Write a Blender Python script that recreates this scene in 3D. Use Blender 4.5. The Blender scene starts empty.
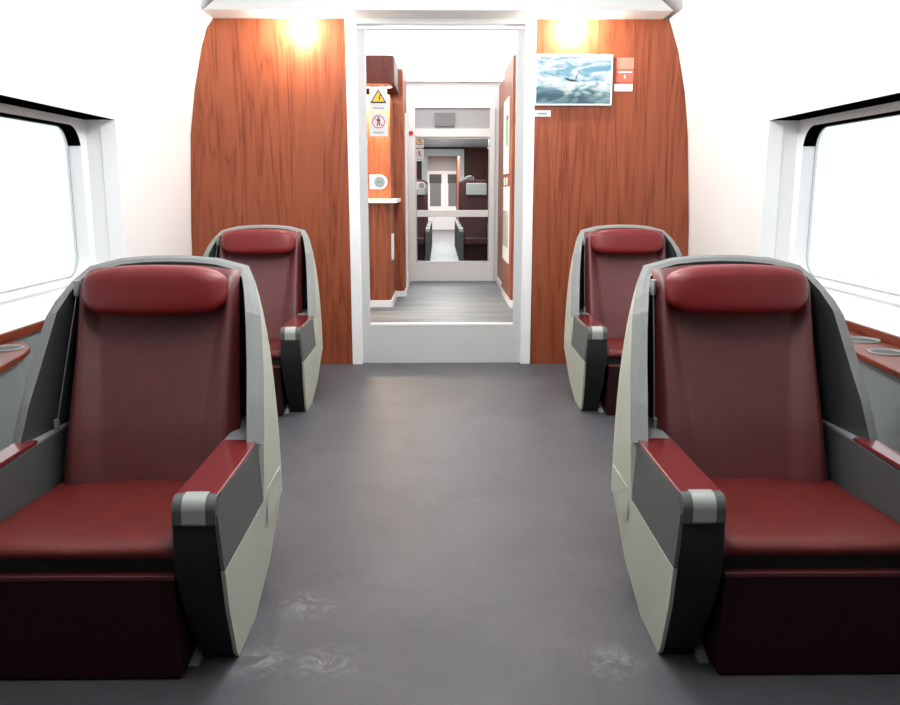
import bpy, math, random
from mathutils import Vector
random.seed(4)
scene = bpy.context.scene
COL = scene.collection

# ------------------------------------------------------------------ materials
def s2l(c):
    return tuple((x/12.92 if x <= .04045 else ((x+.055)/1.055)**2.4) for x in [v/255 for v in c])

def mat(name, rgb, rough=.5, metal=0.0, spec=.5, bump=0.0, bscale=300, var=0.0, vscale=3.0, coat=0.0):
    m = bpy.data.materials.new(name); m.use_nodes = True
    nt = m.node_tree; b = nt.nodes['Principled BSDF']
    col = s2l(rgb)
    b.inputs['Roughness'].default_value = rough
    b.inputs['Metallic'].default_value = metal
    b.inputs['Specular IOR Level'].default_value = spec
    b.inputs['Coat Weight'].default_value = coat
    tc = nt.nodes.new('ShaderNodeTexCoord')
    n = nt.nodes.new('ShaderNodeTexNoise'); n.inputs['Scale'].default_value = vscale; n.inputs['Detail'].default_value = 5
    nt.links.new(tc.outputs['Object'], n.inputs['Vector'])
    r = nt.nodes.new('ShaderNodeValToRGB')
    r.color_ramp.elements[0].position = .3; r.color_ramp.elements[1].position = .7
    r.color_ramp.elements[0].color = tuple(x*(1-var) for x in col)+(1,)
    r.color_ramp.elements[1].color = tuple(min(1, x*(1+var)) for x in col)+(1,)
    nt.links.new(n.outputs['Fac'], r.inputs['Fac']); nt.links.new(r.outputs['Color'], b.inputs['Base Color'])
    if bump:
        n2 = nt.nodes.new('ShaderNodeTexNoise'); n2.inputs['Scale'].default_value = bscale; n2.inputs['Detail'].default_value = 3
        nt.links.new(tc.outputs['Object'], n2.inputs['Vector'])
        bp = nt.nodes.new('ShaderNodeBump'); bp.inputs['Strength'].default_value = bump; bp.inputs['Distance'].default_value = .002
        nt.links.new(n2.outputs['Fac'], bp.inputs['Height']); nt.links.new(bp.outputs['Normal'], b.inputs['Normal'])
    return m

def wood(name, dark, mid, light, rough=.42, along='Z', off=0.0):
    m = bpy.data.materials.new(name); m.use_nodes = True
    nt = m.node_tree; b = nt.nodes['Principled BSDF']; b.inputs['Roughness'].default_value = rough
    b.inputs['Specular IOR Level'].default_value = .35
    tc = nt.nodes.new('ShaderNodeTexCoord')
    mp = nt.nodes.new('ShaderNodeMapping'); mp.inputs['Location'].default_value = (off, off*.3, 0)
    mp2 = nt.nodes.new('ShaderNodeMapping'); mp2.inputs['Location'].default_value = (off, 0, off)
    if along == 'Z': s1, s2 = (5.5, 5.5, .45), (60, 60, 1.6)
    else: s1, s2 = (5.5, .45, 5.5), (60, 1.6, 60)
    mp.inputs['Scale'].default_value = s1; mp2.inputs['Scale'].default_value = s2
    nt.links.new(tc.outputs['Object'], mp.inputs['Vector']); nt.links.new(tc.outputs['Object'], mp2.inputs['Vector'])
    n1 = nt.nodes.new('ShaderNodeTexNoise'); n1.inputs['Scale'].default_value = 1; n1.inputs['Detail'].default_value = 6; n1.inputs['Distortion'].default_value = .8
    n2 = nt.nodes.new('ShaderNodeTexNoise'); n2.inputs['Scale'].default_value = 1; n2.inputs['Detail'].default_value = 4
    nt.links.new(mp.outputs['Vector'], n1.inputs['Vector']); nt.links.new(mp2.outputs['Vector'], n2.inputs['Vector'])
    # rings: fold the slow noise into bands
    w = nt.nodes.new('ShaderNodeMath'); w.operation = 'MULTIPLY'; w.inputs[1].default_value = 7.0
    nt.links.new(n1.outputs['Fac'], w.inputs[0])
    f = nt.nodes.new('ShaderNodeMath'); f.operation = 'PINGPONG'; f.inputs[1].default_value = .5
    nt.links.new(w.outputs[0], f.inputs[0])
    a = nt.nodes.new('ShaderNodeMath'); a.operation = 'MULTIPLY_ADD'; a.inputs[1].default_value = .7
    nt.links.new(f.outputs[0], a.inputs[0])
    a2 = nt.nodes.new('ShaderNodeMath'); a2.operation = 'MULTIPLY'; a2.inputs[1].default_value = .65
    nt.links.new(n2.outputs['Fac'], a2.inputs[0]); nt.links.new(a2.outputs[0], a.inputs[2])
    r = nt.nodes.new('ShaderNodeValToRGB'); cr = r.color_ramp
    cr.elements[0].position = .22; cr.elements[0].color = s2l(dark)+(1,)
    cr.elements[1].position = .8; cr.elements[1].color = s2l(light)+(1,)
    e = cr.elements.new(.42); e.color = s2l(mid)+(1,)
    nt.links.new(a.outputs[0], r.inputs['Fac']); nt.links.new(r.outputs['Color'], b.inputs['Base Color'])
    return m

def emis(name, rgb, strength):
    m = bpy.data.materials.new(name); m.use_nodes = True
    b = m.node_tree.nodes['Principled BSDF']
    b.inputs['Base Color'].default_value = s2l(rgb)+(1,)
    b.inputs['Emission Color'].default_value = s2l(rgb)+(1,)
    b.inputs['Emission Strength'].default_value = strength
    return m

def glassm(name, tint=(1, 1, 1), refl=.06):
    m = bpy.data.materials.new(name); m.use_nodes = True
    nt = m.node_tree; nt.nodes.remove(nt.nodes['Principled BSDF'])
    out = nt.nodes['Material Output']
    t = nt.nodes.new('ShaderNodeBsdfTransparent'); t.inputs['Color'].default_value = tint+(1,)
    g = nt.nodes.new('ShaderNodeBsdfGlossy'); g.inputs['Roughness'].default_value = .02
    fr = nt.nodes.new('ShaderNodeFresnel'); fr.inputs['IOR'].default_value = 1.45
    mu = nt.nodes.new('ShaderNodeMath'); mu.operation = 'MULTIPLY'; mu.inputs[1].default_value = refl/.04
    geo = nt.nodes.new('ShaderNodeNewGeometry')
    inv = nt.nodes.new('ShaderNodeMath'); inv.operation = 'SUBTRACT'; inv.inputs[0].default_value = 1
    nt.links.new(geo.outputs['Backfacing'], inv.inputs[1])
    m0 = nt.nodes.new('ShaderNodeMath'); m0.operation = 'MULTIPLY'
    nt.links.new(fr.outputs[0], m0.inputs[0]); nt.links.new(inv.outputs[0], m0.inputs[1])
    nt.links.new(m0.outputs[0], mu.inputs[0])
    mx = nt.nodes.new('ShaderNodeMixShader')
    nt.links.new(mu.outputs[0], mx.inputs[0]); nt.links.new(t.outputs[0], mx.inputs[1]); nt.links.new(g.outputs[0], mx.inputs[2])
    nt.links.new(mx.outputs[0], out.inputs['Surface'])
    return m

def floor_mat(name, base, blotch, streak=False, scuff=None):
    m = bpy.data.materials.new(name); m.use_nodes = True
    nt = m.node_tree; b = nt.nodes['Principled BSDF']; b.inputs['Roughness'].default_value = .5
    b.inputs['Specular IOR Level'].default_value = .25
    tc = nt.nodes.new('ShaderNodeTexCoord')
    def noise(sc, det, dist=0.0, rough=.5):
        mp = nt.nodes.new('ShaderNodeMapping'); mp.inputs['Scale'].default_value = sc
        nt.links.new(tc.outputs['Object'], mp.inputs['Vector'])
        n = nt.nodes.new('ShaderNodeTexNoise'); n.inputs['Scale'].default_value = 1; n.inputs['Detail'].default_value = det
        n.inputs['Distortion'].default_value = dist; n.inputs['Roughness'].default_value = rough
        nt.links.new(mp.outputs['Vector'], n.inputs['Vector']); return n
    if streak:
        big = noise((.9, 7, 1), 6, .4); fine = noise((8, 60, 1), 4)
    else:
        big = noise((2.2, 2.2, 1), 8, .6, .62); fine = noise((26, 26, 1), 8, 1.5, .75)
    r = nt.nodes.new('ShaderNodeValToRGB')
    r.color_ramp.elements[0].position = .36; r.color_ramp.elements[1].position = .74
    r.color_ramp.elements[0].color = s2l(base)+(1,); r.color_ramp.elements[1].color = s2l(blotch)+(1,)
    mx = nt.nodes.new('ShaderNodeMath'); mx.operation = 'MULTIPLY_ADD'; mx.inputs[1].default_value = .6
    m2 = nt.nodes.new('ShaderNodeMath'); m2.operation = 'MULTIPLY'; m2.inputs[1].default_value = .4
    nt.links.new(fine.outputs['Fac'], m2.inputs[0]); nt.links.new(big.outputs['Fac'], mx.inputs[0]); nt.links.new(m2.outputs[0], mx.inputs[2])
    nt.links.new(mx.outputs[0], r.inputs['Fac']); nt.links.new(r.outputs['Color'], b.inputs['Base Color'])
    if scuff:       # worn pale scuffs in scattered patches
        fi = noise((11, 11, 1), 9, 1.0, .8)
        s1 = nt.nodes.new('ShaderNodeMapRange'); s1.inputs['From Min'].default_value = .56; s1.inputs['From Max'].default_value = .72
        s2 = nt.nodes.new('ShaderNodeMapRange'); s2.inputs['From Min'].default_value = .47; s2.inputs['From Max'].default_value = .72
        s1.inputs['From Min'].default_value = .13; s1.inputs['From Max'].default_value = .0; s1.inputs['To Max'].default_value = .6
        prev = None
        for px, py in ((-.62, 2.46), (-.40, 2.46), (.52, 2.47), (-.52, 2.85)):
            d = nt.nodes.new('ShaderNodeVectorMath'); d.operation = 'DISTANCE'; d.inputs[1].default_value = (px, py, 0)
            nt.links.new(tc.outputs['Object'], d.inputs[0])
            if prev is None: prev = d.outputs['Value']; continue
            mn = nt.nodes.new('ShaderNodeMath'); mn.operation = 'MINIMUM'
            nt.links.new(prev, mn.inputs[0]); nt.links.new(d.outputs['Value'], mn.inputs[1]); prev = mn.outputs[0]
        nt.links.new(prev, s1.inputs['Value']); nt.links.new(fi.outputs['Fac'], s2.inputs['Value'])
        mm = nt.nodes.new('ShaderNodeMath'); mm.operation = 'MULTIPLY'
        nt.links.new(s1.outputs[0], mm.inputs[0]); nt.links.new(s2.outputs[0], mm.inputs[1])
        mc = nt.nodes.new('ShaderNodeMix'); mc.data_type = 'RGBA'; mc.inputs[7].default_value = s2l(scuff)+(1,)
        nt.links.new(mm.outputs[0], mc.inputs[0]); nt.links.new(r.outputs['Color'], mc.inputs[6])
        nt.links.new(mc.outputs[2], b.inputs['Base Color'])
    return m

M = {}
M['door_grey'] = mat('door_light_grey', (196, 199, 199), .35)
M['white'] = mat('white_panel', (236, 237, 238), .4, spec=.4)
M['white_gloss'] = mat('white_gloss', (196, 197, 199), .12, spec=.5)
M['white_low'] = mat('lower_wall_grey', (112, 120, 120), .5)
M['grey_header'] = mat('header_grey', (205, 206, 207), .35)
M['cream'] = mat('shell_cream', (178, 182, 168), .45, var=.03)
M['rim'] = mat('shell_rim_grey', (130, 133, 132), .7, var=.02, spec=.2)
M['lining'] = mat('shell_lining_charcoal', (58, 62, 62), .5)
M['charcoal'] = mat('armrest_charcoal', (28, 29, 28), .55, spec=.3)
M['inset'] = mat('armrest_side_grey', (74, 78, 76), .5)
M['silver'] = mat('brushed_silver', (160, 165, 160), .42, metal=.3)
M['leather'] = mat('maroon_leather', (90, 30, 32), .5, bump=.25, bscale=260, var=.10, vscale=14, spec=.7)
M['leather_red'] = mat('crimson_leather', (112, 10, 15), .45, bump=.22, bscale=260, var=.06, vscale=14, spec=.5)
M['leather_seat'] = mat('red_brown_leather', (94, 22, 18), .5, bump=.3, bscale=220, var=.08, vscale=10, spec=.4)
M['pad'] = mat('arm_pad_red', (112, 34, 36), .3, bump=.1, bscale=200, coat=1)
M['base'] = mat('seat_base_maroon', (36, 4, 6), .6, spec=.25)
M['wood'] = wood('teak_panel', (104, 44, 22), (132, 66, 39), (147, 80, 52), off=1.3)
M['wood_r'] = wood('teak_panel_other', (104, 43, 22), (131, 65, 39), (146, 79, 51), off=7.7)
M['wood_v'] = wood('vestibule_teak', (100, 42, 22), (136, 68, 40), (154, 88, 58), off=3.1)
M['wood_d'] = wood('dark_teak', (52, 14, 8), (72, 24, 14), (92, 34, 20), off=5.0)
M['wood_t'] = wood('table_teak', (72, 24, 12), (100, 38, 20), (118, 52, 30), along='Y', off=2.0, rough=.35)
M['floor'] = floor_mat('coach_floor_vinyl', (68, 68, 72), (88, 88, 93), scuff=(185, 185, 188))
M['floor_v'] = floor_mat('vestibule_floor_vinyl', (84, 87, 92), (126, 130, 136), True)
M['black'] = mat('shade_black', (4, 4, 5), 1.0, spec=0)  # painted shade at the top of the window recesses and openings
M['glass'] = glassm('clear_glass', (.99, 1, .995), .002)
M['win'] = glassm('window_glass', (.98, 1, 1), .012)
M['wbase'] = mat('sign_white', (196, 199, 202), .5)
M['yellow'] = mat('sign_yellow', (238, 178, 30), .5)
M['sblack'] = mat('sign_black', (20, 18, 18), .5)
M['sred'] = mat('sign_red', (196, 40, 44), .5)
M['sgrey'] = mat('sign_print_grey', (150, 155, 160), .6)
M['green'] = mat('button_green', (50, 150, 120), .4)
M['mgreen'] = mat('poster_green', (120, 175, 120), .5)
M['pink'] = mat('notice_salmon', (214, 96, 80), .5)
M['pinkl'] = mat('notice_pale', (222, 128, 110), .5)
M['dgrey'] = mat('display_grey', (118, 120, 122), .3)
M['mgrey'] = mat('mid_grey', (165, 168, 170), .45)
M['cloth'] = mat('seat_cloth_maroon', (52, 14, 15), .8, bump=.3, bscale=400, var=.1, vscale=20)
M['cover'] = mat('antimacassar_white', (158, 160, 152), .8)
M['lamp'] = emis('lamp_lens', (255, 236, 205), 6)
M['ceiling_glow'] = emis('added_ceiling_glow', (255, 255, 255), 3.2)  # glow of the panel added on the passage ceiling

def sea_mat():
    m = bpy.data.materials.new('sea_picture'); m.use_nodes = True
    nt = m.node_tree; b = nt.nodes['Principled BSDF']; b.inputs['Roughness'].default_value = .25
    tc = nt.nodes.new('ShaderNodeTexCoord')
    mp = nt.nodes.new('ShaderNodeMapping'); mp.inputs['Scale'].default_value = (5, 1, 14)
    nt.links.new(tc.outputs['Object'], mp.inputs['Vector'])
    n = nt.nodes.new('ShaderNodeTexNoise'); n.inputs['Scale'].default_value = 1; n.inputs['Detail'].default_value = 7; n.inputs['Distortion'].default_value = 1.2
    nt.links.new(mp.outputs['Vector'], n.inputs['Vector'])
    r = nt.nodes.new('ShaderNodeValToRGB'); cr = r.color_ramp
    cr.elements[0].position = .40; cr.elements[0].color = s2l((96, 176, 205))+(1,)
    cr.elements[1].position = .56; cr.elements[1].color = s2l((236, 246, 248))+(1,)
    nt.links.new(n.outputs['Fac'], r.inputs['Fac'])
    r2 = nt.nodes.new('ShaderNodeValToRGB'); cr = r2.color_ramp
    cr.elements[0].position = .38; cr.elements[0].color = s2l((22, 84, 104))+(1,)
    cr.elements[1].position = .66; cr.elements[1].color = s2l((150, 196, 196))+(1,)
    nt.links.new(n.outputs['Fac'], r2.inputs['Fac'])
    sx = nt.nodes.new('ShaderNodeSeparateXYZ'); nt.links.new(tc.outputs['Object'], sx.inputs[0])
    mr = nt.nodes.new('ShaderNodeMapRange'); mr.inputs['From Min'].default_value = -.02; mr.inputs['From Max'].default_value = -.13
    ad = nt.nodes.new('ShaderNodeMath'); ad.operation = 'MULTIPLY_ADD'; ad.inputs[1].default_value = .18
    nt.links.new(n.outputs['Fac'], ad.inputs[0]); nt.links.new(sx.outputs['Z'], ad.inputs[2])
    sb = nt.nodes.new('ShaderNodeMath'); sb.operation = 'SUBTRACT'; sb.inputs[1].default_value = .09
    nt.links.new(ad.outputs[0], sb.inputs[0]); nt.links.new(sb.outputs[0], mr.inputs['Value'])
    mx = nt.nodes.new('ShaderNodeMix'); mx.data_type = 'RGBA'
    nt.links.new(mr.outputs[0], mx.inputs[0]); nt.links.new(r.outputs['Color'], mx.inputs[6]); nt.links.new(r2.outputs['Color'], mx.inputs[7])
    b.inputs['Base Color'].default_value = (.03, .03, .03, 1)
    nt.links.new(mx.outputs[2], b.inputs['Emission Color']); b.inputs['Emission Strength'].default_value = 1.0
    return m
M['sea'] = sea_mat()

# ------------------------------------------------------------------ geometry helpers
class MB:
    def __init__(s): s.v = []; s.f = []
    def add(s, vs, fs):
        o = len(s.v); s.v += [tuple(v) for v in vs]; s.f += [tuple(i+o for i in f) for f in fs]; return s
    def box(s, x0, x1, y0, y1, z0, z1):
        return s.add([(x0,y0,z0),(x1,y0,z0),(x1,y1,z0),(x0,y1,z0),(x0,y0,z1),(x1,y0,z1),(x1,y1,z1),(x0,y1,z1)],
                     [(0,3,2,1),(4,5,6,7),(0,1,5,4),(1,2,6,5),(2,3,7,6),(3,0,4,7)])
    def prism(s, poly, axis, a, b):
        """poly: 2D outline in the plane across axis; extruded a..b"""
        def mk(p, t):
            if axis == 'x': return (t, p[0], p[1])
            if axis == 'y': return (p[0], t, p[1])
            return (p[0], p[1], t)
        n = len(poly)
        vs = [mk(p, a) for p in poly]+[mk(p, b) for p in poly]
        fs = [tuple(range(n))[::-1], tuple(range(n, 2*n))]+[(i, (i+1) % n, n+(i+1) % n, n+i) for i in range(n)]
        return s.add(vs, fs)
    def grid(s, rows, closed=False):
        nr, nc = len(rows), len(rows[0])
        fs = []
        for i in range(nr-1):
            for j in range(nc-1 if not closed else nc):
                k = (j+1) % nc
                fs.append((i*nc+j, i*nc+k, (i+1)*nc+k, (i+1)*nc+j))
        return s.add([p for r in rows for p in r], fs)
    def tube(s, pts, r, n=8):
        pts = [Vector(p) for p in pts]; rows = []
        for i, p in enumerate(pts):
            d = (pts[min(i+1, len(pts)-1)]-pts[max(i-1, 0)]).normalized()
            a = d.orthogonal().normalized(); b = d.cross(a)
            rows.append([p+a*math.cos(t)*r+b*math.sin(t)*r for t in [2*math.pi*k/n for k in range(n)]])
        s.grid(rows, True)
        o = len(s.v); m = n
        s.f.append(tuple(range(o-m, o))); s.f.append(tuple(range(o-m*len(pts), o-m*len(pts)+m))[::-1])
        return s
    def cyl(s, c, r, h, axis='z', n=28):
        c = Vector(c); d = {'x': Vector((1,0,0)), 'y': Vector((0,1,0)), 'z': Vector((0,0,1))}[axis]
        return s.tube([c, c+d*h], r, n)

def build(name, mb, m, parent=None, smooth=False, bevel=0, seg=2, subsurf=0, angle=35, weld=False):
    me = bpy.data.meshes.new(name); me.from_pydata(mb.v, [], mb.f); me.validate()
    import bmesh
    bm = bmesh.new(); bm.from_mesh(me)
    if weld: bmesh.ops.remove_doubles(bm, verts=bm.verts, dist=.0008)
    bmesh.ops.recalc_face_normals(bm, faces=bm.faces); bm.to_mesh(me); bm.free()
    o = bpy.data.objects.new(name, me); COL.objects.link(o); me.materials.append(M[m])
    if smooth or bevel:
        for p in me.polygons: p.use_smooth = True
        if bevel:
            md = o.modifiers.new('bevel', 'BEVEL'); md.width = bevel; md.segments = seg; md.limit_method = 'ANGLE'; md.angle_limit = math.radians(angle)
            md.harden_normals = True
    if subsurf:
        md = o.modifiers.new('sub', 'SUBSURF'); md.levels = md.render_levels = subsurf
    if parent: o.parent = parent
    return o

def thing(name, label, cat, loc=(0,0,0), group=None, kind=None):
    o = bpy.data.objects.new(name, None); COL.objects.link(o); o.location = loc; o.empty_display_size = .1
    if label: o['label'] = label
    if cat: o['category'] = cat
    if group: o['group'] = group
    if kind: o['kind'] = kind
    return o
def tag(o, label, cat, group=None):
    o['label'] = label; o['category'] = cat
    if group: o['group'] = group
    return o
def struct(o, label=None):
    o['kind'] = 'structure'
    if label: o['label'] = label
    return o
def dup(root, loc, label, group=None):
    kids = list(root.children)
    r = root.copy(); COL.objects.link(r); r.location = loc; r['label'] = label
    if group: r['group'] = group
    for ch in kids:
        c = ch.copy(); COL.objects.link(c); c.parent = r
        for g in list(ch.children):
            d = g.copy(); COL.objects.link(d); d.parent = c
    return r
def pw(v, e): return math.copysign(abs(v)**e, v)
def lerp(a, b, t): return a+(b-a)*t
def interp(x, xs, ys):
    if x <= xs[0]: return ys[0]
    for i in range(len(xs)-1):
        if x <= xs[i+1]: return lerp(ys[i], ys[i+1], (x-xs[i])/(xs[i+1]-xs[i]))
    return ys[-1]

# ------------------------------------------------------------------ armchair
# chair space: origin on the floor under the shell; a = +1 when the aisle is on +x
Y0 = 2.9
R_OUT = [(.456,2.918,.600),(.446,2.984,.728),(.437,3.045,.827),(.423,3.108,.929),(.409,3.17,1.028),(.392,3.219,1.08),(.361,3.312,1.148),(.32,3.394,1.201),(.2,3.41,1.231),(.1,3.41,1.240),(0,3.41,1.243)]
R_IN = [(.403,2.868,.600),(.392,2.943,.739),(.38,3.022,.851),(.366,3.097,.968),(.355,3.146,1.049),(.335,3.227,1.115),(.313,3.302,1.162),(.28,3.355,1.186),(.19,3.375,1.208),(.1,3.38,1.217),(0,3.38,1.220)]
P_OUT = [(.456,2.918),(.456,2.98),(.456,3.04),(.455,3.1),(.454,3.17),(.45,3.24),(.43,3.33),(.38,3.42),(.28,3.46),(.15,3.475),(0,3.48)]
P_IN = [(.404,2.87),(.400,2.95),(.394,3.02),(.387,3.1),(.380,3.17),(.37,3.24),(.35,3.33),(.31,3.39),(.21,3.42),(.1,3.43),(0,3.43)]
def mir(L): return [(-p[0],)+tuple(p[1:]) for p in L]+[p for p in L[-2::-1]]
def wall_grid(rim, plan, zb, nv=9):
    rows = []
    for v in range(nv+1):
        t = v/nv; row = []
        for (rx, ry, rz), (px, py), in zip(rim, plan):
            b0 = (px, py, zb); b1 = (px, py, lerp(zb, rz, .45)); b2 = (lerp(px, rx, .35), lerp(py, ry, .35), lerp(zb, rz, .8)); b3 = (rx, ry, rz)
            row.append(tuple((1-t)**3*b0[k]+3*(1-t)**2*t*b1[k]+3*(1-t)*t*t*b2[k]+t**3*b3[k]-(Y0 if k == 1 else 0) for k in range(3)))
        rows.append(row)
    return rows

def make_chair(side, label):
    t = thing('armchair', label, 'chair', (0, 0, 0), 'wine red first class armchairs either side of the aisle')
    # --- shell
    ro, ri, po, pi_ = mir(R_OUT), mir(R_IN), mir(P_OUT), mir(P_IN)
    g = MB().grid(wall_grid(ro, po, .30))
    sh = build('shell', g, 'cream', t, smooth=True)
    g = MB().grid(wall_grid(ri, pi_, .32))
    ln = build('lining', g, 'lining', sh, smooth=True)
    off = lambda p: (p[0], p[1]-Y0, p[2])
    rows = [[off(p) for p in ro], [off((lerp(a[0],b[0],.5), lerp(a[1],b[1],.5)-.004, lerp(a[2],b[2],.5)+.003)) for a, b in zip(ro, ri)], [off(p) for p in ri]]
    rows.append([(p[0]*1.004, p[1]-Y0+.02, p[2]-.004) for p in ri])
    build('rim', MB().grid(rows), 'rim', sh)
    # --- arms
    for s in (-1, 1):
        aisle = (s == side)
        xi = .305 if aisle else .362           # inner face
        w = lambda z: interp(z, [0, .3, .4, .6], [.43, .446, .452, .430])
        prof = [(-.535,.595),(-.56,.585),(-.572,.56),(-.578,.47),(-.588,.39),(-.53,.237),(-.424,.03),(-.40,0),(-.15,0),(.10,.107),(.22,.30),(.25,.42),(.25,.592),(.0,.600)]
        # (y, z) outline of the arm body
        vs = []; n = len(prof)
        for (y, z) in prof: vs.append((s*(xi+ (0.015 if z < .1 else 0)), y, z))
        for (y, z) in prof: vs.append((s*w(z)*.985, y, z))
        fs = [tuple(range(n)), tuple(range(n, 2*n))[::-1]]+[(i, (i+1) % n, n+(i+1) % n, n+i) for i in range(n)]
        arm = build('armrest', MB().add(vs, fs), 'charcoal', t, bevel=.006)
        # inner cheek: lighter grey plate facing the seat, reaching back to the shell
        ip = [(-.525,.585),(-.565,.56),(-.57,.45),(-.56,.36),(.30,.36),(.30,.600),(0,.600)]
        build('inner_panel', MB().prism(ip, 'x', s*(xi-.004), s*(xi+.004)), 'inset', arm)
        # cream outer skin
        cp = [(-.588,.39),(-.53,.237),(-.424,.03),(-.40,.004),(-.15,.004),(.10,.107),(.275,.315),(.288,.42),(.03,.42),(.022,.60),(.008,.60),(-.036,.397)]
        vs = [(s*(w(z)*.985-.002), y, z) for y, z in cp]+[(s*(w(z)+.004 if y < 0 or z < .25 else .457), y, z) for y, z in cp]
        n = len(cp)
        fs = [tuple(range(n)), tuple(range(n, 2*n))[::-1]]+[(i, (i+1) % n, n+(i+1) % n, n+i) for i in range(n)]
        build('side_panel', MB().add(vs, fs), 'cream', arm)
        # grey side inset under the pad
        q = [(-.53,.597),(-.572,.56),(-.588,.392),(-.034,.398),(.010,.600)]
        vs = [(s*(w(z)*.985-.002), y, z) for y, z in q]+[(s*(w(z)+.003), y, z) for y, z in q]
        n = len(q)
        fs = [tuple(range(n)), tuple(range(n, 2*n))[::-1]]+[(i, (i+1) % n, n+(i+1) % n, n+i) for i in range(n)]
        build('inset_panel', MB().add(vs, fs), 'inset', arm)
        # rear deck between the pad and the shell
        build('arm_deck', MB().box(*sorted((s*xi, s*.412)), .005, .36, .592, .606), 'rim', arm)
        # pad
        xo = .433
        build('arm_pad', MB().prism([(s*xi, -.525), (s*xo, -.532), (s*xo, .012), (s*xi, .022)], 'z', .598, .614), 'pad', arm, bevel=.004)
        # rounded end caps: two grey corners and a brighter middle
        def cap(x0, x1, lift):
            path = [(-.515,.6125)]+[(-.536-.0445*math.sin(a), .5685+.044*math.cos(a)) for a in [math.radians(9*k) for k in range(11)]]+[(-.5815,.535)]
            rows = []
            for y, z in path:
                rows.append([(s*x0, y-lift, z+lift), (s*x1, y-lift, z+lift)])
            back = [[(s*x0, y+.02, z-.02), (s*x1, y+.02, z-.02)] for y, z in path[::-1]]
            m = MB(); rr = rows+back
            n = len(rr); m.grid(rr+[rr[0]])
            m.add([r[0] for r in rr], [tuple(range(n))]); m.add([r[1] for r in rr], [tuple(range(n))])
            return m
        d = (xo-xi)
        build('corner_cap', cap(xi, xi+d*.24, 0), 'inset', arm, smooth=False)
        build('corner_cap', cap(xo-d*.24, xo, 0), 'inset', arm, smooth=False)
        build('end_cap', cap(xi+d*.23, xo-d*.23, .003), 'silver', arm, smooth=False)
        # little silver skid at the floor
        build('floor_skid', MB().prism([(-.455,0),(-.34,0),(-.34,.05),(-.40,.022),(-.455,.006)], 'x', s*(xi-.022), s*(xi+.01)), 'silver', arm)
    # --- cushion
    xw, xa = -.355, .300            # window side, aisle side
    if side < 0: xw, xa = -xa, -xw
    x0, x1 = (xw, xa)
    rows = []; nx = 20
    path = [(.12,.398),(-.50,.398),(-.522,.402),(-.53,.412),(-.53,.425),(-.518,.441),(-.495,.449),(-.45,.451),(-.3,.446),(-.12,.436),(.03,.427),(.12,.424)]
    for (y, z) in path:
        row = []
        for i in range(nx+1):
            u = -1+2*i/nx
            e = max(0, abs(u)-.9)/.1
            x = lerp(x0, x1, (u+1)/2)
            zz = z-(.018*e*e if z > .4 else 0)+(-.006*math.cos(u*math.pi/2) if z > .43 else 0)
            row.append((x, y+.012*e*e*(1 if y < -.4 else 0), zz))
        rows.append(row)
    m = MB().grid(rows); n = len(rows)
    m.add([r[0] for r in rows], [tuple(range(n))]); m.add([r[-1] for r in rows], [tuple(range(n))])
    build('seat_cushion', m, 'leather_seat', t, smooth=True, bevel=.008, angle=50)
    # --- base
    bx0, bx1 = x0+.02, x1-.012
    build('seat_frame', MB().box(x0+.01, x1-.005, -.505, .25, .345, .399), 'charcoal', t)
    b = MB()
    b.prism([(bx0, 0), (bx1-.0, 0), (bx1, .336), (bx0, .336)], 'y', -.53, .2)
    bs = build('seat_base', b, 'base', t, bevel=.012)
    build('trim_strip', MB().box(bx0, bx1, -.535, -.50, .335, .352), 'leather', bs, bevel=.004)
    # --- backrest
    rows = []; nu, nv = 44, 26
    for j in range(nv+1):
        v = j/nv; z = lerp(.405, 1.212, v); hw = interp(v, [0, .5, 1], [.338, .318, .302])
        yf = interp(z, [.41, .62, .9, 1.05, 1.226], [3.0, 3.065, 3.175, 3.225, 3.275])-Y0
        topr = max(0, (z-1.158)/.054)
        row = []
        uc_r = interp(v, [0, .3, .8, 1], [.50, .58, .76, .80]); uc_l = interp(v, [0, .3, .8, 1], [.74, .76, .76, .80])
        for i in range(nu+1):
            u = -1+2*i/nu
            uc = uc_r
            au = abs(u)
            d = .012*(1-(min(au, uc)/uc)**2)                     # shallow dish
            if au > uc:
                k = (au-uc)/(1-uc)
                d -= .046*math.sin(min(1, k*1.25)*math.pi/1.25*.62)**1.0*(1-topr)
                d += .075*max(0, (k-.62)/.38)**2
            d += .03*topr**2
            zz = z-.022*(au**3)*interp(v, [0, .85, 1], [0, 0, 1])
            row.append((u*hw, yf+d, zz))
        rows.append(row)
    top = rows[-1]
    rows.append([(x*.98, min(y+.03, .455), z-.004) for x, y, z in top])
    rows.append([(x*.95, min(y+.05, .46), z-.03) for x, y, z in top])
    rows.append([(x*.95, .44, z-.25) for x, y, z in top])
    m = MB().grid(rows)
    # side returns
    for e in (0, -1):
        edge = [r[e] for r in rows[:nv+1]]
        m.grid([[p, (p[0]*.93, min(p[1]+.12, .44), p[2])] for p in edge])
    br = build('backrest', m, 'leather', t, smooth=True)
    # --- head pillow
    rows = []; na, nb = 26, 44
    for j in range(na+1):
        ph = -math.pi/2+math.pi*j/na
        row = []
        for i in range(nb):
            th = 2*math.pi*i/nb
            x = .274*pw(math.cos(ph), .24)*pw(math.cos(th), .30)
            y = .062*pw(math.cos(ph), .55)*pw(math.sin(th), .8)
            zc = pw(math.sin(ph), .5)
            z = .092*zc
            if z > 0: z *= 1.0-.34*(abs(x)/.276)**2.6
            else: z *= 1.0-.24*(abs(x)/.276)**6
            y -= .016*(x/.282)**2*-1
            row.append((x+.004*side,   .285+y+.22*z, 1.129+z))
        rows.append(row)
    hp = build('head_pillow', MB().grid(rows, True), 'leather_red', t, smooth=True)
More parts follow.
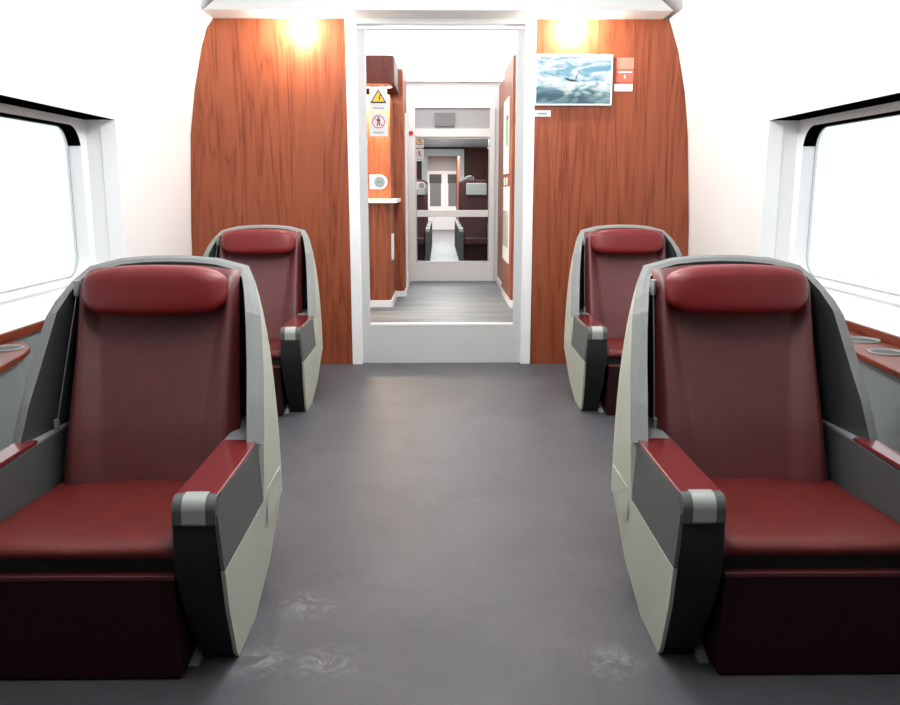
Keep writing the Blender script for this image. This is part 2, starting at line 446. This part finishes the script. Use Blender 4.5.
    # --- silver hook and cord, always on the viewer's left of the pillow
    hk = build('coat_hook', MB().prism([(-.326,.36),(-.318,.32),(-.306,.335),(-.306,.37)], 'z', 1.10, 1.158).add([(-.326,.36,1.10),(-.318,.32,1.10),(-.306,.36,1.10),(-.314,.345,1.085)], [(0,1,3),(1,2,3),(2,0,3)]), 'silver', t)
    xb = -.368 if side > 0 else -.325
    build('cord', MB().tube([(-.315,.335,1.10), (lerp(-.315,xb,.5), .26, .86), (xb, .20, .64)], .0022, 6), 'rim', hk)
    build('cord_end', MB().box(xb-.006, xb+.006, .175, .20, .606, .645), 'silver', hk, bevel=.002)
    return t

CXL, CXR = -1.122, 1.122
cl = make_chair(1, 'wine red leather armchair in grey shell at the front left of the aisle')
cr = make_chair(-1, 'wine red leather armchair in grey shell at the front right of the aisle')
cl.location = (CXL, Y0, 0); cr.location = (CXR, Y0, 0)
dup(cl, (CXL-.259, Y0+3.089, 0), 'smaller looking wine red armchair behind the front left one, against the left wood panel')
dup(cr, (CXR+.259, Y0+3.089, 0), 'smaller looking wine red armchair behind the front right one, below the sea picture screen')

# ------------------------------------------------------------------ side tables
def side_table(s, yend, cups, label):
    t = thing('side_table', label, 'table', (0, 0, 0), 'wood topped side tables under the windows')
    def outline(ins):
        pts = [(2.128, 1.9), (1.70+ins, 1.9), (1.78+ins, 2.7), (1.865+ins, yend-.55), (1.90+ins, yend-.32), (1.945+ins, yend-.16-ins*.5), (2.02+ins*.5, yend-.04-ins), (2.09, yend-ins), (2.128, yend-ins)]
        return [(s*x, y) for x, y in pts]
    # keep clear of the chair shell, which reaches x=1.58
    top = MB().prism(outline(0), 'z', .752, .780)
    build('table_top', top, 'wood_t', t, bevel=.006)
    build('table_body', MB().prism(outline(.03), 'z', 0, .752), 'white_low', t)
    for (cx, cy) in cups:
        m = MB(); n = 36; rows = []
        for r, z in [(.080,.780),(.081,.785),(.075,.788),(.066,.785),(.062,.781)]:
            rows.append([(s*cx+r*math.cos(2*math.pi*k/n), cy+r*math.sin(2*math.pi*k/n), z) for k in range(n)])
        m.grid(rows, True)
        ring = build('cup_holder', m, 'rim', t, smooth=True)
        build('cup_well', MB().cyl((s*cx, cy, .7802), .063, .001), 'lining', ring)
    return t
side_table(-1, 4.02, [(2.042, 3.82), (1.995, 3.50)], 'wood topped side table with cup holder beside the front left armchair')
side_table(1, 4.26, [(2.042, 3.99), (1.995, 3.68)], 'wood topped side table with two cup holders beside the front right armchair')

# ------------------------------------------------------------------ coach shell
YB, YP = -1.6, 7.2           # rear end behind the viewer, partition plane
UP = [(2.15,1.955),(2.128,2.05),(2.065,2.305),(1.98,2.637),(1.93,2.80),(1.87,2.90),(1.77,3.02),(1.60,3.15),(1.30,3.27),(.8,3.34),(0,3.36)]
PL = [(2.15,0),(2.155,.6),(2.145,1.1),(2.10,1.95),(2.04,2.355),(1.965,2.676),(1.91,2.831),(1.865,2.902)]
PR = [(2.13,0),(2.125,.6),(2.105,1.2),(2.055,1.95),(2.01,2.305),(1.938,2.637),(1.87,2.832),(1.81,2.902)]
WY0, WY1 = .6, 5.66          # window recess range
ZR = 1.955                   # recess top
def rrect(y0, y1, z0, z1, r, n=8):
    pts = []
    for cy, cz, a0 in [(y1-r, z1-r, 0), (y0+r, z1-r, 90), (y0+r, z0+r, 180), (y1-r, z0+r, 270)]:
        for k in range(n+1):
            a = math.radians(a0+90*k/n); pts.append((cy+r*math.cos(a), cz+r*math.sin(a)))
    return pts
def ring_mesh(x, inner, y0, y1, z0, z1):
    """plate at x between the rounded inner outline and the rectangle"""
    m = MB(); cy, cz = (y0+y1)/2, (z0+z1)/2
    outer = []
    n = len(inner)
    q = n//4
    for i, (y, z) in enumerate(inner):
        k = i % q; c = i//q
        # spread along the rectangle: corner points go to the corner, half before, half after
        corner = [(y1, z1), (y0, z1), (y0, z0), (y1, z0)][c]
        half = (q-1)/2
        if c in (0, 2):
            p = (corner[0], z) if k < half else (y, corner[1])
        else:
            p = (y, corner[1]) if k < half else (corner[0], z)
        if k == int(half): p = corner
        outer.append(p)
    vs = [(x, a, b) for a, b in inner]+[(x, a, b) for a, b in outer]
    fs = [(i, (i+1) % n, n+(i+1) % n, n+i) for i in range(n)]
    return m.add(vs, fs)

def side_wall(s, name, wname):
    m = MB()
    # the wall draws in slightly to meet the partition outline
    pr = PL if s < 0 else PR
    def xe(x, z):
        return min(x, interp(z, [p[1] for p in pr], [p[0] for p in pr])+.004) if z < 2.9 else x-.02
    m.grid([[(s*x, YB, z), (s*x, 5.75, z), (s*xe(x, z), YP+.05, z)] for x, z in UP])
    # beside the recess, window height
    col = [(2.15, ZR), (2.163, 1.8), (2.17, 1.5), (2.17, 1.2), (2.165, .83)]
    m.grid([[(s*x, YB, z), (s*x, WY0, z)] for x, z in col])
    m.grid([[(s*x, WY1, z), (s*x, 5.75, z), (s*xe(x, z), YP+.05, z)] for x, z in col])
    w = struct(build(name, m, 'white', smooth=True, weld=True))
    # recess plate with rounded window opening and reveal
    X = 2.34
    inner = rrect(2.9, 5.56, .945, 1.905, .15)
    g = ring_mesh(s*X, inner, WY0, WY1, .90, ZR)
    rows = [[(s*X, y, z) for y, z in inner], [(s*(X+.10), y, z) for y, z in inner]]
    g.grid(rows, True)
    g.grid([[(s*X, WY0, .90), (s*X, WY1, .90)], [(s*2.165, WY0, .83), (s*2.165, WY1, .83)]])       # sloping sill
    build('recess_panel', g, 'white', w)
    # end jambs: stepped
    for y, sg in ((WY1, 1), (WY0, -1)):
        j = MB()
        j.add([(s*2.34, y, .90), (s*2.24, y, .86), (s*2.24, y, ZR), (s*2.34, y, ZR)], [(0, 1, 2, 3)])
        j.add([(s*2.24, y, .86), (s*2.24, y-.012*sg, .86), (s*2.24, y-.012*sg, ZR), (s*2.24, y, ZR)], [(0, 1, 2, 3)])
        j.add([(s*2.24, y-.012*sg, .86), (s*2.145, y, .83), (s*2.145, y, ZR), (s*2.24, y-.012*sg, ZR)], [(0, 1, 2, 3)])
        build('recess_jamb', j, 'white', w)
    # black box painting the shade under the top of the recess
    build('recess_top_shade', MB().box(*sorted((s*2.15, s*2.345)), WY0, WY1+.001, ZR-.002, ZR+.03), 'black', w)
    # window
    win = thing(wname, None, None, (s*(X+.09), 4.2, 1.42), kind='structure')
    loc = lambda y, z: (y-4.2, z-1.42)
    pane = MB().prism([loc(y, z) for y, z in rrect(2.86, 5.60, .905, 1.945, .17)], 'x', 0, s*.008)
    build('glass', pane, 'win', win)
    lip = MB()
    path = [(0, .0), (-.014, .004), (-.02, .014), (-.016, .026), (0, .032)]
    lip.grid([[(s*(-.09+dx-.001), 2.9+.12-4.2, .918+dz-1.42), (s*(-.09+dx-.001), 5.56-.12-4.2, .918+dz-1.42)] for dx, dz in path])
    build('sill_lip', lip, 'white', win, smooth=True)
    seal = MB()
    o1 = rrect(2.9, 5.56, .945, 1.905, .15); o2 = rrect(2.912, 5.548, .957, 1.893, .14)
    k = 9
    def px(L): return [(s*-.012, y-4.2, z-1.42) for y, z in L]
    seal.grid([px(o1)+[px(o1)[0]], px(o2)+[px(o2)[0]]])
    build('seal', seal, 'mgrey', win)
    # black strip in place of shade along the opening's top and rounded corners
    top_shade = MB(); ring = [(y, z) for y, z in rrect(2.9, 5.56, .945, 1.905, .15) if z > 1.78]
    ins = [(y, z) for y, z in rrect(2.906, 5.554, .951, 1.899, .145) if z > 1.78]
    top_shade.grid([[(s*-.092, y-4.2, z-1.42) for y, z in ins], [(s*-.013, y-4.2, z-1.42) for y, z in ins]])
    top_shade.grid([[(s*-.0915, y-4.2, z-1.42) for y, z in ring], [(s*-.092, y-4.2, z-1.42) for y, z in ins]])
    build('reveal_top_shade', top_shade, 'black', win)
    # wood ledge and lower wall
    struct(build('trim_1' if s < 0 else 'trim_2', MB().box(*sorted((s*2.13, s*2.149)), YB, YP-.001, .775, .822), 'wood_t', bevel=.004), 'narrow wood ledge strip under the window on the %s wall' % ('left' if s < 0 else 'right'))
    build('lower_wall', MB().grid([[(s*2.15, YB, .80), (s*2.15, YP, .80)], [(s*2.15, YB, 0), (s*2.15, YP, 0)]]), 'white_low', w)
    return w
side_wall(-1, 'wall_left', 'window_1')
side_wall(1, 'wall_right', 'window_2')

struct(build('floor', MB().box(-2.3, 2.3, YB-.1, YP+.02, -.05, 0), 'floor'))
# coach end behind the viewer: dark wall added to keep sky light out
def outline(xin, sgn, zt=2.9):
    prof = [(2.15, 0), (2.15, 1.2), (2.14, 1.955), (2.06, 2.305), (1.98, 2.637), (1.93, 2.80), (1.87, 2.9)]
    return [(sgn*xin, 0)]+[(sgn*x, z) for x, z in prof]+[(sgn*xin, zt)]
struct(build('added_wall_back', MB().prism([(-2.2,0),(2.2,0),(2.2,2.0),(1.95,2.85),(1.5,3.2),(0,3.38),(-1.5,3.2),(-1.95,2.85),(-2.2,2.0)], 'y', YB-.08, YB-.02), 'wood_d'))
# partition ahead: two teak panels
def panel(sgn, name, m):
    pr, xin = (PL, .765) if sgn < 0 else (PR, .735)
    poly = [(sgn*xin, 0)]+[(sgn*x, z) for x, z in pr]+[(sgn*(xin+.02), 2.902)]
    return struct(build(name, MB().prism(poly, 'y', YP, YP+.05), m))
panel(-1, 'wall_front_left', 'wood'); panel(1, 'wall_front_right', 'wood_r')
# white infill between panel edge and coach wall, and above
struct(build('wall_front_backing', MB().prism([(-2.25,0),(-.8,0),(-.8,3.0),(.8,3.0),(.8,0),(2.25,0),(2.2,2.0),(1.95,2.85),(1.6,3.16),(0,3.38),(-1.6,3.16),(-1.95,2.85),(-2.2,2.0)], 'y', YP+.051, YP+.12), 'white'))
# grey soffit box over the partition
struct(build('trim_3', MB().prism([(-1.855,2.875),(1.80,2.875),(1.70,2.955),(1.45,3.20),(0,3.35),(-1.5,3.20),(-1.75,2.955)], 'y', 6.86, 7.199), 'grey_header'), 'light grey soffit box across the top of the partition')
# door portal: architraves, glossy header
for i, (x0, x1) in enumerate([(-.795,-.705),(.680,.765)]):
    struct(build('trim_%d' % (4+i), MB().box(x0, x1, YP-.02, YP+.28, 0, 2.90), 'white', bevel=.006), 'white upright door frame post')
struct(build('trim_6', MB().box(-.705, .680, YP-.02, YP+.28, 2.835, 2.90), 'white_gloss', bevel=.004), 'glossy white door header')

# ------------------------------------------------------------------ glass doors
def glass_door(name, x0, x1, y, zt, kick, mid, stile):
    d = thing(name, None, None, ((x0+x1)/2, y, 0), kind='structure')
    c = (x0+x1)/2; h = (x1-x0)/2
    build('stile', MB().box(-h, -h+stile, -.02, .02, 0, zt), 'white_gloss', d, bevel=.003)
    build('stile', MB().box(h-stile, h, -.02, .02, 0, zt), 'white_gloss', d, bevel=.003)
    k = build('kick_panel', MB().box(-h+stile*.0, h, -.022, .022, 0, kick), 'door_grey' if name == 'door_1' else 'white', d, bevel=.003)
    build('kick_edge', MB().box(-h+stile, h-stile, -.026, .024, kick, kick+.018), 'white', k)
    build('top_rail', MB().box(-h, h, -.022, .022, zt-.03, zt), 'white', d, bevel=.003)
    if mid: build('mid_rail', MB().box(-h+stile, h-stile, -.03, .03, mid[0], mid[1]), 'white', d, bevel=.004)
    build('glass', MB().box(-h+stile, h-stile, -.004, .004, kick+.01, zt-.03), 'glass', d)
    return d
glass_door('door_1', -.705, .68, 7.27, 2.835, .335, None, .066)

def sign_warning(x, y, z, w, h, label):
    t = thing('warning_sign', label, 'sign', (x, y, z), 'yellow triangle warning stickers on the glass doors')
    build('backing', MB().box(-w/2, w/2, -.002, 0, -h/2, h/2), 'wbase', t)
    r = w*.46
    def tri(k, zc): return [(-r*k, zc-r*.80*k*.72), (r*k, zc-r*.80*k*.72), (0, zc+r*1.02*k)]
    zc = h*.02
    a = build('triangle', MB().prism(tri(1, zc), 'y', -.004, -.002), 'sblack', t)
    build('triangle_fill', MB().prism(tri(.74, zc+.002), 'y', -.0055, -.004), 'yellow', a)
    build('bolt', MB().prism([(.014,zc+.03),(.0,zc-.005),(.008,zc-.004),(.0,zc-.030),(.022,zc+.006),(.012,zc+.005),(.024,zc+.028)], 'y', -.007, -.0055), 'sblack', a)
    build('caption', MB().box(-w*.32, w*.32, -.003, -.002, -h*.44, -h*.36), 'sgrey', t)
    return t
def sign_prohib(x, y, z, w, h, label):
    t = thing('prohibition_sign', label, 'sign', (x, y, z), 'red circle prohibition stickers on the glass doors')
    build('backing', MB().box(-w/2, w/2, -.002, 0, -h/2, h/2), 'wbase', t)
    n = 32; zc = h*.12; r = w*.36
    m = MB(); rows = []
    for rr in (r, r*.86):
        rows.append([(rr*math.cos(2*math.pi*k/n), -.004, zc+rr*math.sin(2*math.pi*k/n)) for k in range(n)])
    m.grid(rows, True)
    a = math.radians(135); dx, dz = math.cos(a), math.sin(a); q = r*.07
    m.prism([(dx*r-dz*q, zc+dz*r+dx*q), (dx*r+dz*q, zc+dz*r-dx*q), (-dx*r+dz*q, zc-dz*r-dx*q), (-dx*r-dz*q, zc-dz*r+dx*q)], 'y', -.0045, -.003)
    build('red_ring', m, 'sred', t)
    f = MB().prism([(-.008,zc+.028),(.008,zc+.028),(.008,zc+.040),(-.008,zc+.040)], 'y', -.0035, -.002)
    f.prism([(-.009,zc+.024),(.011,zc+.024),(.016,zc-.004),(.006,zc+.004),(.012,zc-.036),(.004,zc-.036),(0,zc-.008),(-.010,zc-.036),(-.017,zc-.034),(-.007,zc+.002),(-.017,zc+.006)], 'y', -.0035, -.002)
    build('pictogram', f, 'sblack', t)
    build('caption', MB().box(-w*.30, w*.30, -.003, -.002, -h*.38, -h*.31), 'sgrey', t)
    return t
sign_warning(-.538, 7.264, 2.255, .15, .19, 'yellow electricity warning triangle sticker at the top left of the near glass door')
sign_prohib(-.540, 7.264, 2.045, .15, .19, 'red ringed no leaning sticker under the yellow triangle on the near glass door')
def door_button(x, y, z, k, label):
    t = thing('door_button', label, 'button', (x, y, z), 'white rounded door buttons')
    w, h = .155*k, .125*k
    pts = [(-w/2, -h/2)]+[(w/2-h/2+h/2*math.cos(math.radians(a)), h/2*math.sin(math.radians(a))) for a in range(-90, 91, 15)]+[(-w/2, h/2)]
    p = build('plate', MB().prism(pts, 'y', -.02, 0), 'white', t, bevel=.004)
    cx = w/2-h/2-.004
    build('button_disc', MB().cyl((cx, -.026, 0), h*.36, .006, 'y'), 'mgrey', t)
    build('arrow', MB().prism([(cx-.026*k,0),(cx-.008*k,.014*k),(cx-.008*k,-.014*k)], 'y', -.028, -.026), 'green', t)
    build('arrow', MB().prism([(cx+.026*k,0),(cx+.008*k,.014*k),(cx+.008*k,-.014*k)], 'y', -.028, -.026), 'green', t)
    return t
door_button(-.548, 7.262, 1.572, 1.0, 'white rounded door button with green arrows on the near glass door')

# ------------------------------------------------------------------ things on the right panel
t = thing('wall_screen', 'framed screen showing a stormy sea on the right wood panel', 'screen', (1.080, YP-.001, 2.395))
fw, fh = .325, .205
fr = MB().box(-fw, fw, -.028, 0, -fh, fh)
build('screen_frame', fr, 'white', t, bevel=.012, seg=3)
pic = build('picture', MB().box(-fw+.018, fw-.018, -.0295, -.027, -fh+.018, fh-.018), 'sea', t)
bt = MB().prism([(-.075,.020),(-.062,.002),(-.020,-.012),(.055,-.014),(.030,-.006),(-.005,.004),(-.030,.006)], 'y', -.0305, -.0295)
bt.prism([(.020,.0),(.034,.045),(.029,.048),(.012,.002)], 'y', -.0305, -.0295)
build('boat', bt, 'sblack', pic)
t = thing('red_notice', 'salmon red notice sticker right of the sea picture screen', 'sign', (1.508, YP-.001, 2.478))
build('upper_field', MB().box(-.072, .072, -.003, 0, .008, .098), 'pinkl', t)
build('lower_field', MB().box(-.072, .072, -.003, 0, -.098, .004), 'pink', t)
build('white_line', MB().box(-.058, .058, -.004, -.003, -.022, -.010), 'wbase', t)
build('mark', MB().box(-.006, .006, -.004, -.003, -.066, -.038), 'wbase', t)
tag(build('name_plate', MB().box(1.424, 1.576, YP-.006, YP-.001, 2.309, 2.368), 'white', bevel=.002), 'white blank plate under the salmon notice', 'label plate', 'small white plates on the right panel')
o = build('name_plate', MB().box(.762, .900, YP-.006, YP-.001, 2.106, 2.156), 'white', bevel=.002)
tag(o, 'white small plate below the left corner of the sea picture screen', 'label plate', 'small white plates on the right panel')
build('print_line', MB().box(.79, .87, YP-.008, YP-.006, 2.122, 2.138), 'sgrey', o)
# downlights under the soffit
for x, lb in ((-1.165, 'small round downlight washing the left wood panel'), (1.07, 'small round downlight washing the right wood panel')):
    d = thing('downlight', lb, 'light', (x, 7.03, 2.875), 'downlights under the soffit')
    build('bezel', MB().cyl((0, 0, -.008), .045, .008), 'white', d)
    build('lens', MB().cyl((0, 0, -.010), .034, .003), 'lamp', d)

# ------------------------------------------------------------------ vestibule between the glass doors
struct(build('floor_vestibule', MB().box(-2.0, 2.0, YP+.021, 14.1, -.05, 0), 'floor_v'))
struct(build('ceiling_vestibule', MB().box(-2.0, 2.0, YP+.13, 14.2, 3.24, 3.30), 'white'))
struct(build('wall_vestibule_left', MB().box(-1.75, -1.65, YP+.13, 14.2, 0, 3.24), 'white'))
struct(build('wall_vestibule_right', MB().box(1.95, 2.05, YP+.13, 14.2, 0, 3.24), 'white'))
# left side: low cabinet with counter, tall panel, hanging cupboard
def rbox(x0, x1, y0, y1, z0, z1, r, right=True, n=6):
    """vertical box with one rounded front corner"""
    pts = [(x0, y1), (x0, y0)]
    for k in range(n+1):
        a = math.radians(-90+90*k/n); pts.append((x1-r+r*math.cos(a), y0+r+r*math.sin(a)))
    pts.append((x1, y1))
    return MB().prism(pts, 'z', z0, z1)
t = thing('low_cabinet', 'low wooden cabinet with white counter left of the passage', 'cabinet', (-1.1, 11.4, 0))
L = lambda m: [m.v.__setitem__(i, (v[0]+1.1, v[1]-11.4, v[2])) for i, v in enumerate(m.v)] and m
build('body', L(rbox(-1.6, -.665, 10.87, 11.95, .09, 1.345, .06)), 'wood_v', t, smooth=False)
build('plinth', L(rbox(-1.6, -.64, 10.85, 11.95, 0, .09, .06)), 'white', t)
build('counter', L(rbox(-1.6, -.575, 10.75, 11.95, 1.345, 1.395, .05)), 'white', t)
build('handle', L(MB().box(-.67, -.635, 11.05, 11.22, .60, .94)), 'white', t, bevel=.006)
build('back_panel', L(MB().box(-1.64, -.665, 11.12, 11.96, 1.396, 2.70)), 'wood_v', t)
tag(build('hanging_cupboard', rbox(-1.64, -.585, 10.80, 11.96, 2.80, 3.14, .10), 'wood_d', bevel=.004), 'dark wooden hanging cupboard with a rounded corner over the low cabinet', 'cupboard')
o = tag(build('tall_cupboard', MB().box(-1.64, -.53, 11.97, 13.2, .08, 3.14), 'wood_v', bevel=.01), 'tall wooden cupboard behind the low cabinet', 'cupboard')
build('plinth', MB().box(-1.64, -.51, 11.965, 13.2, 0, .08), 'white', o)
build('edge_strip', MB().box(-.531, -.50, 12.5, 13.2, .08, 2.6), 'white', o)
# under-cupboard strip light
t = thing('strip_light', 'warm strip light under the hanging cupboard', 'light', (-.9, 11.0, 2.794))
build('housing', MB().box(-.28, .28, -.05, .05, -.012, .006), 'white', t)
build('lens', MB().box(-.26, .26, -.04, .04, -.016, -.012), 'lamp', t)
# right side
o = tag(build('tall_locker', MB().box(.885, 1.94, 10.76, 12.3, .10, 3.14), 'wood_v', bevel=.008), 'tall wooden locker on the right of the passage', 'locker')
build('plinth', MB().box(.885, 1.94, 10.745, 12.3, 0, .10), 'white', o)
t = thing('notice_board', 'white notice board with green print on the right locker', 'sign', (.885, 11.65, 2.2))
build('board', MB().box(-.012, 0, -.42, .42, -.48, .50), 'white', t)
build('green_field', MB().box(-.015, -.012, -.40, .0, -.12, .22), 'mgreen', t)
build('dark_mark', MB().box(-.016, -.012, -.38, -.10, .22, .27), 'sblack', t)
t = thing('equipment_niche', 'white framed equipment niche low on the right locker', 'niche', (.885, 11.5, 1.05))
build('frame', MB().box(-.014, 0, -.50, .50, -.50, .50), 'white', t, bevel=.004)
build('inner_plate', MB().box(-.018, -.014, -.44, .44, -.30, .18), 'mgrey', t)
build('hook', MB().box(-.03, -.014, -.25, -.20, .52, .62), 'white', t)
build('hook', MB().box(-.03, -.014, .15, .20, .52, .62), 'white', t)
o = tag(build('corner_cupboard', MB().box(.93, 1.94, 12.31, 13.9, .10, 3.14), 'wood_v', bevel=.008), 'wooden cupboard behind the right locker beside the far door', 'cupboard')
build('plinth', MB().box(.91, 1.94, 12.305, 13.9, 0, .10), 'white', o)
build('knob', MB().cyl((.915, 13.7, 1.02), .02, .015, 'x'), 'silver', o)
tag(build('alarm_button', MB().cyl((-.49, 14.020, 2.42), .035, .02, 'y'), 'sred'), 'small red alarm button beside the far door frame', 'button')
d = thing('added_glow_panel', 'added luminous panel whitening the ceiling over the passage between the glass doors', 'light', (.1, 10.7, 3.24))  # made-up glowing panel, brightens the passage and its ceiling
build('frame', MB().box(-1.25, 1.25, -3.2, 3.3, -.012, 0), 'white', d)
build('glow_face', MB().box(-1.2, 1.2, -3.15, 3.25, -.018, -.012), 'ceiling_glow', d)

# ------------------------------------------------------------------ far door wall at 14.07
YF = 14.07
struct(build('wall_passage_end', MB().box(-2.0, -.53, YF, YF+.1, 0, 3.24).box(.885, 2.05, YF, YF+.1, 0, 3.24).box(-.53, .885, YF, YF+.1, 2.82, 3.24), 'white'))
for i, (x0, x1) in enumerate([(-.53, -.425), (.80, .885)]):
    struct(build('trim_%d' % (7+i), MB().box(x0, x1, YF-.03, YF+.05, 0, 2.82), 'white', bevel=.004), 'white upright frame post of the far door')
struct(build('trim_9', MB().box(-.425, .80, YF-.035, YF+.05, 2.36, 2.49), 'white', bevel=.004), 'white transom bar above the far door')
o = tag(build('information_display', MB().box(-.10, .22, YF-.02, YF+.03, 2.53, 2.745), 'dgrey', bevel=.004), 'grey information display above the far door', 'display')
struct(build('wall_transom', MB().box(-.425, .80, YF+.031, YF+.05, 2.49, 2.82), 'mgrey'))
glass_door('door_2', -.425, .80, YF+.02, 2.36, .315, (1.07, 1.18), .02)
sign_warning(-.355, YF+.010, 2.27, .135, .17, 'yellow electricity warning triangle sticker on the far glass door')
sign_prohib(-.355, YF+.010, 2.07, .135, .19, 'red ringed no leaning sticker on the far glass door')
door_button(-.335, YF+.012, 1.58, 1.05, 'white rounded door button on the far glass door')

# ------------------------------------------------------------------ next coach with rows of high seats
struct(build('floor_coach', MB().box(-2.2, 2.3, YF+.02, 25.4, -.05, 0), 'floor_v'))
struct(build('ceiling_coach', MB().box(-2.2, 2.3, YF+.11, 25.4, 2.76, 2.80), 'white'))
struct(build('wall_coach_left', MB().box(-2.2, -2.1, YF+.1, 25.4, 0, 2.76), 'white'))
struct(build('wall_coach_right', MB().box(2.2, 2.3, YF+.1, 25.4, 0, 2.76), 'white'))
struct(build('wall_coach_end', MB().box(-2.1, -.55, 25.3, 25.4, 0, 2.70).box(.72, 2.2, 25.3, 25.4, 0, 2.70).box(-.55, .72, 25.3, 25.4, 2.70, 2.76), 'wood_d'))
for i, (x0, x1, z0, z1) in enumerate([(-.55, -.38, 0, 2.70), (.57, .70, 0, 2.70), (-.38, .57, 2.50, 2.70)]):
    struct(build('trim_%d' % (10+i), MB().box(x0, x1, 25.24, 25.36, z0, z1), 'white'), 'white frame of the doorway at the end of the next coach')
def make_high_seat(label):
    t = thing('high_seat', label, 'seat', (0, 0, 0), 'high maroon seats in the next coach')
    # front faces -y ; x from -.26 to .26, arm shells outside
    g = []
    prof = [(-.10,.42),(-.06,.50),(.02,1.0),(.06,1.50),(.10,1.70),(.15,1.745),(.21,1.72),(.22,1.5),(.16,.4)]
    build('backrest', MB().prism(prof, 'x', -.26, .26), 'cloth', t, bevel=.03, seg=3)
    build('seat_cushion', MB().box(-.26, .26, -.50, .0, .36, .50), 'cloth', t, bevel=.03, seg=3)
    build('seat_base', MB().box(-.25, .25, -.42, .1, .04, .36), 'base', t)
    build('head_cover', MB().box(-.20, .25, .0, .05, 1.40, 1.66), 'cover', t, bevel=.024, seg=4)
    for s in (-1, 1):
        ap = [(-.48,.70),(-.53,.64),(-.50,.02),(.10,.02),(.12,.72)]
        build('arm_shell', MB().prism(ap, 'x', s*.265, s*.37), 'inset', t, bevel=.015)
    build('grab_handle', MB().tube([(-.20,.16,1.72),(-.20,.15,1.79),(-.15,.15,1.81),(-.08,.15,1.81),(-.04,.15,1.79),(-.04,.16,1.72)], .012, 8), 'mgrey', t)
    return t
seats = [(x, y) for y in (18.45, 19.9, 21.35, 22.8) for x in (-.60, .75)]
hs = make_high_seat('x')
rown = ['first row past the glass door', 'second row', 'third row', 'fourth and last row']
for i, (x, y) in enumerate(seats):
    lb = 'high maroon seat %s of the next coach aisle, %s' % ('left' if x < 0 else 'right', rown[i//2])
    if i == 0: hs.location = (x, y, 0); hs['label'] = lb
    else: dup(hs, (x, y, 0), lb)
# second passage beyond, ending in a white double door
struct(build('floor_far_passage', MB().box(-1.2, 1.4, 25.4, 34.2, -.05, 0), 'floor_v'))
struct(build('ceiling_far_passage', MB().box(-1.2, 1.4, 25.4, 34.2, 2.85, 2.9), 'white'))
struct(build('wall_far_passage_left', MB().box(-1.2, -.62, 25.4, 34.2, 0, 2.85), 'wood_v'))
struct(build('wall_far_passage_right', MB().box(.62, 1.4, 25.4, 34.2, 0, 2.85), 'wood_r'))
dd = thing('door_3', None, None, (.17, 33.0, 0), kind='structure')
build('header', MB().box(-.79, .61, -.05, .05, 2.25, 2.85), 'mgrey', dd)
for x0, x1 in ((-.79,-.62),(-.09,.09),(.50,.61)):
    build('post', MB().box(x0, x1, -.05, .05, 0, 2.25), 'white', dd)
for x0, x1 in ((-.62,-.09),(.09,.50)):
    lf = build('leaf', MB().box(x0, x1, -.03, .03, 0, 2.25), 'white', dd)
    build('leaf_window', MB().box(x0+.05, x1-.05, -.036, -.03, .9, 1.85), 'dgrey', lf)
    build('leaf_blind', MB().box(x0+.03, x1-.03, -.045, -.036, 1.78, 2.12), 'lining', lf)

# ------------------------------------------------------------------ lights
def area(name, loc, sx, sy, power, col=(1,1,1), rot=(0,0,0)):
    l = bpy.data.lights.new(name, 'AREA'); l.shape = 'RECTANGLE'; l.size = sx; l.size_y = sy; l.energy = power; l.color = col
    o = bpy.data.objects.new(name, l); COL.objects.link(o); o.location = loc; o.rotation_euler = rot; return o
def point(name, loc, power, col=(1,1,1), r=.03):
    l = bpy.data.lights.new(name, 'POINT'); l.energy = power; l.color = col; l.shadow_soft_size = r
    o = bpy.data.objects.new(name, l); COL.objects.link(o); o.location = loc; return o
for y, p in ((1.9, 62), (3.6, 112), (5.3, 80)):
    point('coach_ceiling_lamp', (0, y, 3.0), p, (1, 1, 1), .28)
for x in (-1.165, 1.07):
    point('downlight_lamp', (x, 7.04, 2.80), 46, (1, .9, .76), .03)
area('strip_lamp', (-.9, 11.0, 2.77), .5, .08, 110, (1, .8, .55))
area('next_coach_light', (.1, 19.5, 2.74), .4, 8, 230)
area('far_passage_light', (.08, 29, 2.82), .5, 5, 300)

w = bpy.data.worlds.new('sky'); scene.world = w; w.use_nodes = True
bg = w.node_tree.nodes['Background']; bg.inputs['Color'].default_value = (.93, .985, 1, 1); bg.inputs['Strength'].default_value = 1.15

# ------------------------------------------------------------------ camera
cam = bpy.data.cameras.new('camera'); co = bpy.data.objects.new('camera', cam); COL.objects.link(co)
co.location = (-.0284, 0, 1.5)
co.rotation_euler = (math.pi/2-.191755, 0, -.012357)
cam.sensor_fit = 'HORIZONTAL'; cam.sensor_width = 36; cam.lens = 834.08/900*36; cam.clip_start = .05
scene.camera = co
vs = scene.view_settings
vs.view_transform = 'Standard'; vs.look = 'None'; vs.gamma = 1; vs.exposure = 0.0
try: vs.use_curve_mapping = False
except Exception: pass
